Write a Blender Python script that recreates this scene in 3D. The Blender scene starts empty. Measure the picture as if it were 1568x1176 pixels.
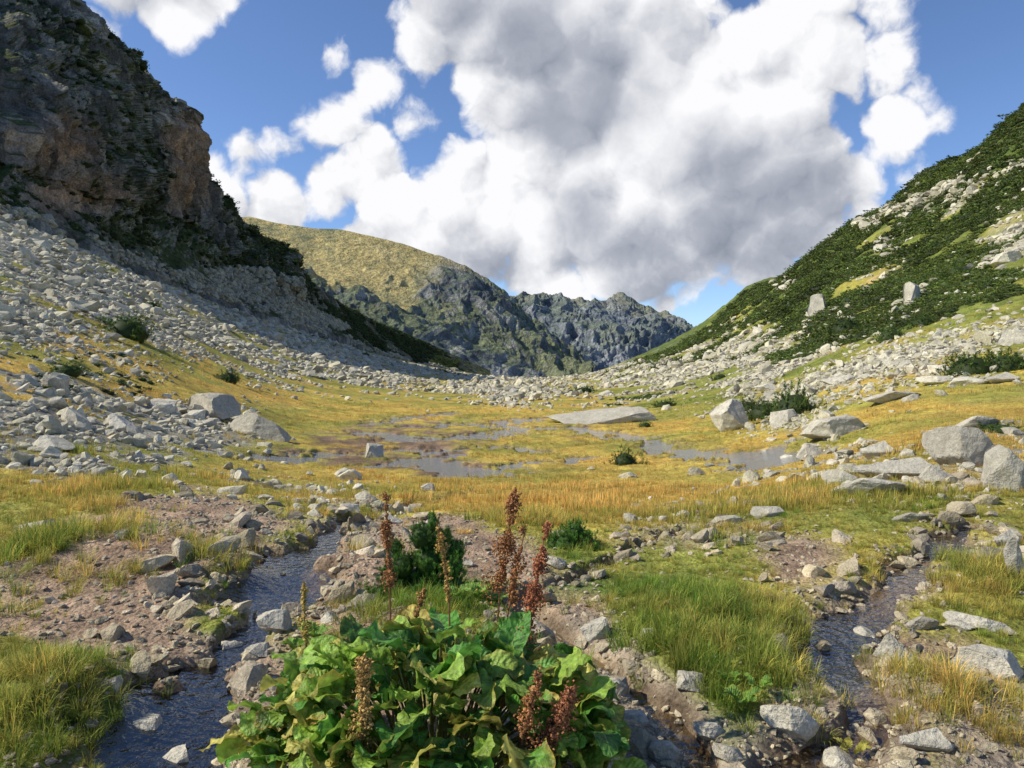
import bpy, bmesh, math, numpy as np
from mathutils import Vector
rng=np.random.default_rng(11)
# image pixel frame: camera at origin looking along +Y, tangent units scaled by FOC
FOC=1132.0; CX=784.0; HY=560.0; CAMZ=1.7
scene=bpy.context.scene

# ------------------------------------------------------------------ noise
def _h(ix,iy,iz,seed):
    h=(ix*374761393+iy*668265263+iz*2147483647+seed*974634777)&0xffffffff
    h=((h^(h>>13))*1274126177)&0xffffffff
    h=((h^(h>>16))*2246822519)&0xffffffff
    h=h^(h>>15)
    return h/4294967295.0*2-1
def vn2(x,y,seed=0):
    xi=np.floor(x).astype(np.int64); yi=np.floor(y).astype(np.int64)
    fx=x-xi; fy=y-yi
    fx=fx*fx*fx*(fx*(fx*6-15)+10); fy=fy*fy*fy*(fy*(fy*6-15)+10)
    a=_h(xi,yi,0,seed); b=_h(xi+1,yi,0,seed); c=_h(xi,yi+1,0,seed); d=_h(xi+1,yi+1,0,seed)
    return (a*(1-fx)+b*fx)*(1-fy)+(c*(1-fx)+d*fx)*fy
def fbm2(x,y,o=4,seed=0,gain=.5,ridge=False):
    s=0;a=1;t=0
    for i in range(o):
        n=vn2(x,y,seed+i*17)
        if ridge: n=1-2*np.abs(n)
        s=s+a*n; t+=a; a*=gain
        x,y=(x*.8-y*.6)*2.03+13.1,(x*.6+y*.8)*2.03+7.7
    return s/t
def vn3(x,y,z,seed=0):
    xi=np.floor(x).astype(np.int64); yi=np.floor(y).astype(np.int64); zi=np.floor(z).astype(np.int64)
    fx=x-xi; fy=y-yi; fz=z-zi
    fx=fx*fx*(3-2*fx); fy=fy*fy*(3-2*fy); fz=fz*fz*(3-2*fz)
    r=0
    for dz in (0,1):
        a=_h(xi,yi,zi+dz,seed); b=_h(xi+1,yi,zi+dz,seed); c=_h(xi,yi+1,zi+dz,seed); d=_h(xi+1,yi+1,zi+dz,seed)
        r=r+((a*(1-fx)+b*fx)*(1-fy)+(c*(1-fx)+d*fx)*fy)*(fz if dz else 1-fz)
    return r
def fbm3(x,y,z,o=4,seed=0,gain=.5,ridge=False):
    s=0;a=1;t=0
    for i in range(o):
        n=vn3(x,y,z,seed+i*17)
        if ridge: n=1-2*np.abs(n)
        s=s+a*n; t+=a; a*=gain
        x,y,z=(x*.8-y*.6)*2.03+3.1,(x*.6+y*.8)*2.03+7.7,z*2.03+1.3
    return s/t
def sstep(a,b,x):
    t=np.clip((x-a)/(b-a),0,1); return t*t*(3-2*t)

# ------------------------------------------------------------------ base height (scattered control points: image column, assumed depth and height, multiquadric fit)
def P(px,Y,Z): return ((px-CX)/FOC,math.log(Y),Z/Y)
cp=[]
def col(px,*yz):
    for Y,Z in yz: cp.append(P(px,Y,Z))
col(-900,(1,0),(4,0),(10,.3),(25,4),(60,16),(120,30),(250,60),(900,150))
col(-300,(1,0),(4,0),(10,.1),(20,1.6),(40,7),(80,19),(150,38),(250,50),(900,90))
col(0,(1,0),(3,0),(6,.03),(10,.0),(13,.1),(20,1.0),(40,4.6),(80,13.2),(150,31),(250,46),(900,60))
col(250,(3,0),(6,.02),(10,-.1),(15,-.4),(25,-.3),(40,1.2),(80,5.2),(150,15.5),(220,25),(400,34),(900,30))
col(450,(1,0),(3,0),(6,-.03),(10,-.2),(15,-.8),(25,-1.3),(40,-1.6),(80,-1),(150,3),(250,11),(400,20),(900,18))
col(620,(10,-.3),(25,-1.5),(40,-1.9),(80,-2.3),(150,-2.5),(250,-1),(400,3),(600,5),(900,0))
col(784,(1,0),(3,0),(6,-.03),(10,-.3),(15,-.9),(25,-1.5),(40,-2),(70,-2.5),(120,-3),(250,-4),(500,-7),(900,-18))
col(900,(250,-3.2),(500,-5),(900,-16))
col(1000,(3,0),(6,-.02),(10,-.3),(25,-1.5),(40,-1.9),(80,-2.3),(150,-1.6),(250,1),(400,7),(600,15),(900,5))
col(1080,(250,7),(400,20),(520,32),(600,34),(760,20))
col(1150,(1,0),(3,0),(6,0),(10,-.2),(15,-.7),(25,-1.1),(40,-1.2),(80,.4),(150,6),(250,17),(400,40),(460,52),(600,45),(900,20))
col(1300,(3,0),(6,.02),(10,0),(15,-.2),(25,-.1),(40,.8),(80,5.5),(150,18),(250,43),(300,58.5),(400,52),(900,40))
col(1430,(3,0),(6,.03),(10,.1),(15,.25),(25,.6),(40,2.2),(80,9),(150,27),(200,45),(250,69),(330,60),(900,60))
col(1568,(1,0),(3,0),(6,.05),(10,.15),(15,.3),(25,1.0),(40,3),(80,13),(150,40),(200,72.5),(280,66),(900,70))
col(1900,(3,0),(10,.3),(25,2.2),(60,12),(120,50),(180,90),(300,80),(900,80))
col(2500,(1,0),(4,0),(10,.6),(25,5),(60,22),(120,60),(250,90),(900,90))
cp=np.array(cp); US=3.0; CC=.12
ctr=np.c_[cp[:,0]*US,cp[:,1]]
D=np.sqrt(((ctr[:,None]-ctr[None])**2).sum(-1)+CC*CC)
n=len(cp); A=np.zeros((n+3,n+3)); A[:n,:n]=D-np.eye(n)*.002
A[:n,n]=1;A[:n,n+1:]=ctr;A[n,:n]=1;A[n+1:,:n]=ctr.T
W=np.linalg.solve(A,np.r_[cp[:,2],0,0,0])
def base(x,y):
    y=np.maximum(y,.4); a=np.clip(x/y,-1.7,1.7)*US; b=np.log(y)
    s=W[n]+W[n+1]*a+W[n+2]*b
    for i in range(n):
        s=s+W[i]*np.sqrt((a-ctr[i,0])**2+(b-ctr[i,1])**2+CC*CC)
    return s*y
_Y=np.exp(np.linspace(math.log(1.5),math.log(800),900))
def pixel_to_ground(px,py):
    """ground point seen at an image pixel (column, row)"""
    u=(px-CX)/FOC; z=base(u*_Y,_Y); e=HY-(z-CAMZ)/_Y*FOC
    k=np.argmax(e<=py); 
    if k==0 and e[0]>py: k=len(_Y)-1
    return u*_Y[k],_Y[k]
def poly(*pts): return np.array([pixel_to_ground(*p) for p in pts])
def pdist(x,y,pl):
    d=np.full(x.shape,1e9)
    for a,b in zip(pl[:-1],pl[1:]):
        ab=b-a; t=np.clip(((x-a[0])*ab[0]+(y-a[1])*ab[1])/(ab@ab+1e-9),0,1)
        d=np.minimum(d,np.hypot(x-a[0]-t*ab[0],y-a[1]-t*ab[1]))
    return d
streams=[ # polyline, half width, depth
 (poly((720,752),(640,770),(560,788),(500,812)),.15,.15),
 (poly((500,812),(468,845),(445,885),(420,925)),.25,.15),
 (poly((420,925),(370,965),(320,1010),(290,1060),(265,1120),(240,1200),(225,1320)),.17,.15),
 (poly((1060,806),(970,850),(860,890),(800,930),(850,990),(930,1030),(1000,1070),(1060,1130),(1090,1240)),.075,.12),
 (poly((1500,800),(1430,860),(1400,910),(1300,950),(1260,1000),(1300,1050),(1330,1110),(1250,1170),(1200,1300)),.14,.12),
 (poly((430,706),(480,698),(560,693),(640,688),(700,700)),.45,.2),
 (poly((1200,706),(1120,700),(1050,694),(1000,678),(930,662),(870,654),(810,657),(740,668),(640,675),(560,662)),.8,.2),
 (poly((660,706),(700,716),(745,728)),.7,.2),(poly((560,716),(620,710),(690,720)),.3,.2),(poly((820,692),(760,684),(700,690)),.4,.2),
 (poly((860,640),(800,642),(770,650),(800,657)),.9,.2),(poly((640,655),(700,648),(740,655)),.6,.2),(poly((570,650),(620,640),(690,632)),.7,.2),(poly((900,700),(860,708),(800,706),(770,716)),.3,.2)]
mounds=[(*pixel_to_ground(50,1090),.45,.20),(*pixel_to_ground(1090,965),.7,.14),(*pixel_to_ground(345,880),.3,.12),(*pixel_to_ground(1160,1050),.35,.1),
        (*pixel_to_ground(1440,1090),.4,.12),(*pixel_to_ground(640,960),.5,.12),(*pixel_to_ground(240,850),.9,.14),(*pixel_to_ground(560,870),.5,.12),(*pixel_to_ground(60,850),.8,.12),(*pixel_to_ground(1500,900),.7,.1)]
def height(x,y,full=True):
    z=base(x,y)
    dn=fbm2(x*1.7,y*1.7,3,5); dn2=fbm2(x*4.5,y*4.5,3,15)
    wx_=x+(fbm2(x*.9,y*.9,3,41)*.22+dn2*.06)*np.clip(y/6,.6,6); 
    near=y<85
    sd=np.full(x.shape,1e9); dep=np.zeros(x.shape)
    xn,yn=wx_[near],y[near]
    if xn.size:
        wob=dn[near]; wob2=dn2[near]
        best=np.full(xn.shape,9.);dd=np.zeros(xn.shape)
        for pl,w,de in streams:
            r=pdist(xn,yn,pl)/(w*np.clip(1+.9*wob+.5*wob2,.35,1.6))
            c=de*(1-sstep(.6,2.1,r)); dd=np.maximum(dd,c); best=np.minimum(best,r)
        sd[near]=best; dep[near]=dd
    m=0
    for a,b,r,h in mounds: m=m+h*np.exp(-((x-a)**2+(y-b)**2)/(r*r))
    wet=np.clip(dep/.15,0,1)*(y>12)
    det=(fbm2(x*.9,y*.9,3,3)*.05*sstep(0,4,y)+fbm2(x*5,y*5,4,9,.6)*.036)*(1-.75*wet)
    far=fbm2(x*.06,y*.06,5,21)*np.minimum(.014*np.maximum(y-15,0),3.2)
    med=fbm2(x*.35,y*.35,3,23)*np.clip((y-10)*.01,0,.35)
    steep=np.clip((z+2)/20,0.05,1); med=med*np.clip(steep*2,0.1,1); far=far*steep
    tus=np.abs(fbm2(x*.8,y*.8,3,29))*np.clip((y-11)*.008,0,.16)*(1-wet)
    return z+m-dep+det+far+med+tus,sd,z+m+far+med*(1-wet*.0)

# ------------------------------------------------------------------ cover tables over image pixel coordinates
def tab(cols,rows):
    ys=np.array([r[0] for r in rows],float); M=np.array([[float(c) for c in r[1].split()] for r in rows])/9
    cs=np.array(cols,float)
    def f(sx,sy):
        i=np.interp(sx,cs,np.arange(len(cs))); j=np.interp(sy,ys,np.arange(len(ys)))
        i0=np.clip(i.astype(int),0,len(cs)-2); j0=np.clip(j.astype(int),0,len(ys)-2); a=i-i0;b=j-j0
        return (M[j0,i0]*(1-a)+M[j0,i0+1]*a)*(1-b)+(M[j0+1,i0]*(1-a)+M[j0+1,i0+1]*a)*b
    return f
C15=[112*i for i in range(15)]
rockT=tab(C15,[(150,"9 7 0 0 0 0 0 0 0 0 0 0 0 0 0"),(250,"9 7 0 0 0 0 0 0 0 0 0 0 0 3 1"),(310,"9 7 0 0 0 0 0 0 0 0 0 0 2 6 4"),(345,"9 7 2 0 0 0 0 0 0 0 0 1 5 2 4"),
(380,"9 9 6 0 0 0 0 0 0 0 0 1 2 2 6"),(440,"8 9 8 6 4 0 0 0 0 0 1 2 3 3 4"),(500,"8 6 6 8 8 6 2 0 0 0 3 3 3 4 4"),
(530,"4 4 4 5 8 7 5 2 0 3 6 5 3 4 3"),(565,"4 3 2 2 6 7 6 4 3 7 8 7 5 3 1"),(600,"8 6 1 0 1 2 3 5 2 4 6 3 2 1 1"),(640,"9 9 8 5 0 0 0 0 1 0 1 3 1 1 2"),
(680,"9 9 9 6 1 0 0 0 0 0 0 4 3 3 5"),(715,"2 6 4 2 2 0 0 0 1 1 2 4 6 7 6"),(760,"0 1 2 2 5 5 0 0 0 1 2 5 6 5 4"),
(790,"1 0 0 2 6 6 2 1 1 7 8 5 2 2 3"),(860,"1 0 0 1 4 1 1 2 2 2 1 1 2 3 3"),(920,"1 1 1 2 6 1 1 4 5 1 1 2 4 4 4"),
(980,"0 1 4 7 4 1 1 4 6 3 1 4 6 5 5"),(1050,"0 5 6 6 4 1 1 6 8 7 3 6 6 4 5"),(1120,"0 7 6 5 3 2 2 6 8 8 7 7 6 3 6"),(1200,"0 7 6 5 3 2 2 6 8 8 7 7 6 3 6")])
goldT=tab(C15,[(200,"5 5 5 5 5 5 5 5 3 2 2 2 2 2 2"),(440,"6 6 6 6 5 5 5 5 3 3 3 4 4 4 5"),(500,"7 7 6 6 5 5 5 6 5 4 4 4 4 5 5"),(560,"8 8 8 7 6 6 6 6 4 4 4 5 5 6 6"),
(600,"8 8 9 8 8 7 7 6 5 5 5 6 7 7 7"),(640,"8 8 8 7 6 6 7 8 9 5 4 5 6 7 7"),(700,"8 7 6 7 8 9 9 9 9 8 6 6 6 6 6"),(760,"6 6 5 5 7 8 9 9 9 8 6 6 5 5 5"),
(850,"4 4 4 4 4 3 3 3 3 3 3 4 4 4 4"),(1000,"3 3 2 2 3 3 3 2 2 2 3 4 4 4 4"),(1200,"3 3 2 2 3 3 3 2 1 1 2 4 4 4 4")])
dirtT=tab(C15,[(620,"0 0 0 0 0 0 0 0 0 0 0 0 0 0 0"),(645,"0 0 0 0 0 4 4 3 4 2 0 0 0 0 0"),(680,"1 0 0 1 4 5 5 2 3 1 0 0 0 0 0"),(720,"0 0 0 0 3 4 5 3 0 0 0 0 0 0 0"),(745,"0 1 2 2 1 0 0 0 0 0 0 0 0 0 0"),
(770,"0 3 8 7 2 1 1 0 0 0 0 0 0 0 0"),(800,"1 5 9 8 5 5 7 2 1 0 1 3 2 0 0"),(850,"2 5 9 4 4 9 8 6 2 1 2 6 3 1 2"),(900,"6 9 9 2 5 9 3 6 5 1 1 3 3 3 2"),
(960,"3 9 6 3 4 6 2 5 7 1 1 1 4 5 3"),(1020,"0 4 8 7 5 3 3 7 8 4 1 4 7 6 4"),(1100,"0 3 8 8 5 5 5 7 9 8 3 6 7 3 5"),(1200,"0 3 8 8 5 5 5 7 9 8 5 6 7 3 5")])
pineT=tab([940,1000,1070,1140,1210,1280,1350,1420,1490,1568],[(150,"0 0 0 0 0 9 9 9 9 9"),(260,"0 0 0 0 0 9 9 8 8 8"),(320,"0 0 0 0 0 9 6 3 5 6"),(360,"0 0 0 0 9 9 3 6 6 3"),
(400,"0 0 0 9 9 8 7 8 8 2"),(440,"0 0 9 9 8 6 6 7 7 6"),(480,"0 8 9 5 6 8 9 9 3 6"),(520,"0 9 7 2 5 9 8 2 1 2"),(545,"2 7 3 1 6 5 2 0 1 8"),(575,"0 0 0 0 0 0 0 0 0 1"),(600,"0 0 0 0 0 0 0 0 0 0")])
def cover(x,y,z,sd):
    sx=CX+x/y*FOC; sy=HY-(z-CAMZ)/y*FOC
    nz=fbm2(x/1.1,y/1.1,4,31); nz2=fbm2(x/9,y/9,4,37); nn=np.where(y<25,nz,nz2)
    wx=sx+nn*45; wy=sy+fbm2(x/2+5,y/2,3,39)*np.where(y<15,14,6)
    rt=rockT(wx,wy); rock=np.clip(rt*(1+nn*1.3)+(rt>.08)*nn*.15,0,1); gold=np.clip(goldT(wx,wy)+nn*.3+nz2*.25,0,1)
    dirt=np.clip(dirtT(wx,wy)+nz*.3,0,1); 
    p2=fbm2(x/14,y/14,4,47)
    pine=np.where((sx>930)&(y>60),pineT(sx+nz2*30,sy+nz2*14)+p2*.75+nz2*.35+.02,0)
    st=1-sstep(1.1,2.0,sd)
    return sx,sy,rock,gold,dirt,np.clip(pine,0,1),st,nn

# ------------------------------------------------------------------ mesh helpers
def mesh_obj(name,V,T,mat,colr=None,smooth=True,uv=None):
    me=bpy.data.meshes.new(name); V=np.asarray(V,np.float32); T=np.asarray(T,np.int32)
    m,k=T.shape
    me.vertices.add(len(V)); me.vertices.foreach_set('co',V.ravel())
    me.loops.add(m*k); me.loops.foreach_set('vertex_index',T.ravel())
    me.polygons.add(m); me.polygons.foreach_set('loop_start',np.arange(0,m*k,k,dtype=np.int32))
    me.update(calc_edges=True)
    if colr is not None:
        a=me.color_attributes.new('Col','FLOAT_COLOR','POINT')
        c=np.ones((len(V),4),np.float32); c[:,:3]=colr; a.data.foreach_set('color',c.ravel())
    if uv is not None:
        a=me.attributes.new('luv','FLOAT_VECTOR','POINT')
        c=np.zeros((len(V),3),np.float32); c[:,:2]=uv; a.data.foreach_set('vector',c.ravel())
    if not smooth: me.shade_flat()
    me.materials.append(mat)
    o=bpy.data.objects.new(name,me); scene.collection.objects.link(o); return o
def gridq(R,C):
    i=np.arange(R*C).reshape(R,C)
    return np.stack([i[:-1,:-1],i[:-1,1:],i[1:,1:],i[1:,:-1]],-1).reshape(-1,4)
def rots(N,tilt):
    a=rng.uniform(0,2*np.pi,N); b=rng.normal(0,tilt,N); c=rng.normal(0,tilt,N)
    O=np.zeros(N); I=np.ones(N)
    Rz=np.stack([np.cos(a),-np.sin(a),O,np.sin(a),np.cos(a),O,O,O,I],-1).reshape(N,3,3)
    Rx=np.stack([I,O,O,O,np.cos(b),-np.sin(b),O,np.sin(b),np.cos(b)],-1).reshape(N,3,3)
    Ry=np.stack([np.cos(c),O,np.sin(c),O,I,O,-np.sin(c),O,np.cos(c)],-1).reshape(N,3,3)
    return Rx@Ry@Rz
def merge(protos,pos,scale,R,colr,idx=None):
    N=len(pos); idx=rng.integers(0,len(protos),N) if idx is None else idx
    Vs=[];Ts=[];Cs=[];off=0
    for k,(v,t,c) in enumerate(protos):
        s=np.where(idx==k)[0]
        if not len(s): continue
        vv=np.einsum('nij,nvj->nvi',R[s],v[None]*scale[s][:,None,:])+pos[s][:,None,:]
        tt=t[None]+(np.arange(len(s))*len(v))[:,None,None]+off
        cc=c[None]*colr[s][:,None,:]
        Vs.append(vv.reshape(-1,3));Ts.append(tt.reshape(-1,t.shape[1]));Cs.append(cc.reshape(-1,3)); off+=len(s)*len(v)
    return np.concatenate(Vs),np.concatenate(Ts),np.concatenate(Cs)

# ------------------------------------------------------------------ materials
def newmat(name):
    m=bpy.data.materials.new(name); m.use_nodes=True; nt=m.node_tree; nt.nodes.clear()
    return m,nt,nt.nodes.new,nt.links.new
def mat_attr(name,rough=.9,ns=(3.,20.),na=(.35,.3),bs=20.,bd=.02,trans=0.,spec=.2,vor=None,spots=None):
    m,nt,N,L=newmat(name)
    out=N('ShaderNodeOutputMaterial'); pr=N('ShaderNodeBsdfPrincipled'); pr.inputs['Roughness'].default_value=rough
    pr.inputs['Specular IOR Level'].default_value=spec
    at=N('ShaderNodeAttribute'); at.attribute_name='Col'; geo=N('ShaderNodeNewGeometry')
    cur=at.outputs['Color']
    for s,a in zip(ns,na):
        nz=N('ShaderNodeTexNoise'); nz.inputs['Scale'].default_value=s; nz.inputs['Detail'].default_value=3; nz.inputs['Roughness'].default_value=.65
        L(geo.outputs['Position'],nz.inputs['Vector'])
        mr=N('ShaderNodeMapRange'); mr.inputs[1].default_value=.3; mr.inputs[2].default_value=.7; mr.inputs[3].default_value=1-a; mr.inputs[4].default_value=1+a
        L(nz.outputs['Fac'],mr.inputs[0])
        mx=N('ShaderNodeVectorMath'); mx.operation='SCALE'; L(cur,mx.inputs[0]); L(mr.outputs[0],mx.inputs['Scale']); cur=mx.outputs[0]
    if spots:
        nz=N('ShaderNodeTexNoise'); nz.inputs['Scale'].default_value=spots[0]; nz.inputs['Detail'].default_value=4; nz.inputs['Roughness'].default_value=.7
        L(geo.outputs['Position'],nz.inputs['Vector'])
        mr=N('ShaderNodeMapRange'); mr.inputs[1].default_value=.53; mr.inputs[2].default_value=.62; mr.inputs[4].default_value=spots[1]; L(nz.outputs['Fac'],mr.inputs[0])
        mix=N('ShaderNodeMix'); mix.data_type='RGBA'; L(mr.outputs[0],mix.inputs[0]); L(cur,mix.inputs[6]); mix.inputs[7].default_value=(*spots[2],1); cur=mix.outputs[2]
    L(cur,pr.inputs['Base Color'])
    if bd:
        nb=N('ShaderNodeTexNoise'); nb.inputs['Scale'].default_value=bs; nb.inputs['Detail'].default_value=5; nb.inputs['Roughness'].default_value=.68
        L(geo.outputs['Position'],nb.inputs['Vector']); h=nb.outputs['Fac']
        if vor:
            vo=N('ShaderNodeTexVoronoi'); vo.inputs['Scale'].default_value=vor; L(geo.outputs['Position'],vo.inputs['Vector'])
            ma=N('ShaderNodeMath'); ma.operation='MULTIPLY_ADD'; L(vo.outputs['Distance'],ma.inputs[0]); ma.inputs[1].default_value=-.6; L(h,ma.inputs[2]); h=ma.outputs[0]
        bu=N('ShaderNodeBump'); bu.inputs['Distance'].default_value=bd; bu.inputs['Strength'].default_value=1; L(h,bu.inputs['Height']); L(bu.outputs[0],pr.inputs['Normal'])
    if trans:
        tr=N('ShaderNodeBsdfTranslucent'); L(cur,tr.inputs['Color']); ms=N('ShaderNodeMixShader'); ms.inputs[0].default_value=trans
        L(pr.outputs[0],ms.inputs[1]); L(tr.outputs[0],ms.inputs[2]); L(ms.outputs[0],out.inputs[0])
    else: L(pr.outputs[0],out.inputs[0])
    return m
M_ground=mat_attr('ground_soil_grass',.95,(1.3,9.,60.),(.24,.34,.38),30,.035,vor=28.)
M_rock=mat_attr('granite',.9,(1.2,14.,70.),(.18,.25,.25),11,.05,spots=(7.,.5,(.24,.215,.15)))
M_grass=mat_attr('grass_blades',.7,(2.,),(.15,),bd=0,trans=.38,spec=.25)
M_pine=mat_attr('pine_needles',.6,(2.,),(.2,),bd=0,trans=.18,spec=.25)
M_cliff=mat_attr('cliff_rock',.95,(.08,.5,2.5),(.25,.4,.4),.45,3.0)
M_far=mat_attr('far_ridge_rock',1.,(.012,.07,.3),(.18,.35,.4),.06,16.)
M_seed=mat_attr('dock_seed',.8,(60.,),(.35,),bd=0,trans=.2)

# ------------------------------------------------------------------ main terrain sheet
NU,NR=960,930
u=np.linspace(-1.12,1.12,NU); ly=np.linspace(math.log(.9),math.log(900),NR)
U,LY=np.meshgrid(u,ly); Yg=np.exp(LY); Xg=U*Yg
x=Xg.ravel(); y=Yg.ravel()
z,sd,zb=height(x,y)
sx,sy,rock,gold,dirt,pine,st,nn=cover(x,y,z,sd)
def mixc(a,b,t): return a*(1-t[:,None])+b*t[:,None]
c3=lambda *a: np.array(a)[None]
fine=fbm2(x*3.3,y*3.3,3,51)
def ground_col(x,y,rock,gold,dirt,pine,st,fine,sd):
    N=len(x)
    v1=fbm2(x/6,y/6,4,53); v2=fbm2(x*.6,y*.6,4,57); v3=fbm2(x/3+9,y/5,4,63)
    g=mixc(np.repeat(c3(.13,.19,.035),N,0),c3(.58,.42,.085),np.clip(gold+fine*.15+v2*.25,0,1))
    g=mixc(g,c3(.13,.10,.045),sstep(.12,.4,v2*.8+v1*.3)*.45*(y>11))
    g=mixc(g,c3(.56,.33,.07),sstep(.0,.4,v3)*.6*(gold>.55)*(y>10)); g=mixc(g,c3(.20,.25,.05),sstep(.05,.4,-v3)*.5*(y>10))
    d=mixc(np.repeat(c3(.25,.165,.108),N,0),c3(.45,.315,.21),np.clip(.5+fine*.7,0,1))
    d=mixc(d,c3(.17,.105,.065),(y>13)*1.*.6)
    r=mixc(np.repeat(c3(.20,.185,.15),N,0),c3(.40,.37,.30),np.clip(.5+fine*.8,0,1))
    c=mixc(g,d,sstep(.38,.6,dirt)); c=mixc(c,r,sstep(.40,.75,rock)*np.where(y<12,.45,1)); c=mixc(c,c3(.08,.115,.025),sstep(.40,.60,pine)*.9)
    c=c*(1+.35*v1+.35*v2*(y>11))[:,None]
    bed=mixc(np.repeat(c3(.15,.105,.065),N,0),c3(.32,.235,.155),np.clip(.5+fine,0,1))
    return mixc(c,bed,st)
gc=ground_col(x,y,rock,gold,dirt,pine,st,fine,sd)
mesh_obj('valley_ground',np.c_[x,y,z],gridq(NR,NU),M_ground,gc)
# water sheets lying in the carved beds
m,nt,N,L=newmat('stream_water'); out=N('ShaderNodeOutputMaterial'); gl=N('ShaderNodeBsdfGlossy'); gl.inputs['Roughness'].default_value=.07
tr=N('ShaderNodeBsdfTransparent'); tr.inputs[0].default_value=(.80,.74,.64,1); fr=N('ShaderNodeFresnel'); fr.inputs[0].default_value=1.33
mx=N('ShaderNodeMixShader'); nz=N('ShaderNodeTexNoise'); nz.inputs['Scale'].default_value=16; nz.inputs['Detail'].default_value=3
ge=N('ShaderNodeNewGeometry'); bu=N('ShaderNodeBump'); bu.inputs['Distance'].default_value=.018; L(ge.outputs['Position'],nz.inputs['Vector']); L(nz.outputs['Fac'],bu.inputs['Height'])
ad=N('ShaderNodeMath'); ad.operation='MULTIPLY_ADD'; ad.inputs[1].default_value=1.4; ad.inputs[2].default_value=.10; ad.use_clamp=True
L(bu.outputs[0],gl.inputs['Normal']); L(fr.outputs[0],ad.inputs[0]); L(ad.outputs[0],mx.inputs[0]); L(tr.outputs[0],mx.inputs[1]); L(gl.outputs[0],mx.inputs[2]); L(mx.outputs[0],out.inputs[0])
M_water=m
q=gridq(NR,NU); ok=(sd[q]<1.9).all(1); q=q[ok]; used,inv=np.unique(q,return_inverse=True)
wz=zb[used]-np.where(y[used]<12,.090,.055)
mesh_obj('stream_water',np.c_[x[used],y[used],wz],inv.reshape(-1,4),M_water)

# ------------------------------------------------------------------ prototypes: rocks, pine
def ico(sub):
    bm=bmesh.new(); bmesh.ops.create_icosphere(bm,subdivisions=sub,radius=1.0)
    v=np.array([q.co[:] for q in bm.verts]); t=np.array([[a.index for a in f.verts] for f in bm.faces]); bm.free(); return v,t
def rockp(sub,seed):
    r=np.random.default_rng(seed); v,t=ico(sub)
    for i in range(15 if sub>1 else 5):
        nrm=r.normal(size=3); nrm/=np.linalg.norm(nrm); d=r.uniform(.36,.78)
        e=np.maximum(v@nrm-d,0); v=v-e[:,None]*nrm
    v=v/np.abs(v).max(0)
    if sub==1: v=v*r.uniform(.75,1.15,(len(v),1))
    if sub>2:
        v=v*(1+.10*fbm3(v[:,0]*2.5+seed,v[:,1]*2.5,v[:,2]*2.5,5,seed,.6)[:,None])
    return v,t,np.ones((len(v),3))
RP={0:[rockp(1,80+i) for i in range(12)],1:[rockp(2,i) for i in range(10)],2:[rockp(3,20+i) for i in range(8)],3:[rockp(4,50+i) for i in range(12)]}
def pinep(nt_,nn_,ln,w,seed,core=2,up=.6,cs=.62):
    r=np.random.default_rng(seed); Vs=[];Ts=[];Cs=[];o=0
    lump=lambda d:1+.22*math.sin(d[0]*5+seed)+.2*math.sin(d[1]*6+seed*2)
    for i in range(nt_):
        a=r.uniform(0,6.283); cz=r.uniform(-.15,1); sr=math.sqrt(1-cz*cz); d=np.array([math.cos(a)*sr,math.sin(a)*sr,cz*.85])
        tip=d*lump(d)*r.uniform(.62,1.05); ax=d*(1-up)+np.array([0,0,up])+r.normal(0,.16,3); ax/=np.linalg.norm(ax)
        tw=r.uniform(.16,.32); tint=r.uniform(.6,1.4)
        for k in range(nn_):
            t=r.uniform(0,1); b=tip-ax*tw*(1-t); pd=r.normal(size=3); pd-=ax*(pd@ax); pd/=np.linalg.norm(pd)
            nd=ax*.6+pd*.8; sdv=np.cross(nd,r.normal(size=3)); sdv/=np.linalg.norm(sdv)
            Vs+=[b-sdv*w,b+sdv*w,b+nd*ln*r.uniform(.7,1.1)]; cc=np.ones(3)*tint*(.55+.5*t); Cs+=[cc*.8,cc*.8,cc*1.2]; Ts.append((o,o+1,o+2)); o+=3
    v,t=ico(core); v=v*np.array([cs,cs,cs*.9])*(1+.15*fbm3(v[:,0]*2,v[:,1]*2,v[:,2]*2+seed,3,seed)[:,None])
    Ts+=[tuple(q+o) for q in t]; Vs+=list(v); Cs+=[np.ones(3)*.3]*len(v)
    return np.array(Vs),np.array(Ts),np.array(Cs)
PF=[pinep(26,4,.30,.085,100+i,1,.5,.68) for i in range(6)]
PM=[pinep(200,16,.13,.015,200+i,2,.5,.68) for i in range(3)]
PN=[pinep(190,44,.15,.0095,300+i,2,.45,.66) for i in range(3)]
def rockcol(N,y=None):
    b=rng.uniform(.68,1.2,N)[:,None]; w=rng.uniform(0,1,N)[:,None]
    return (np.array([[.56,.51,.41]])*(1-w)+np.array([[.58,.525,.36]])*w)*b

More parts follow.
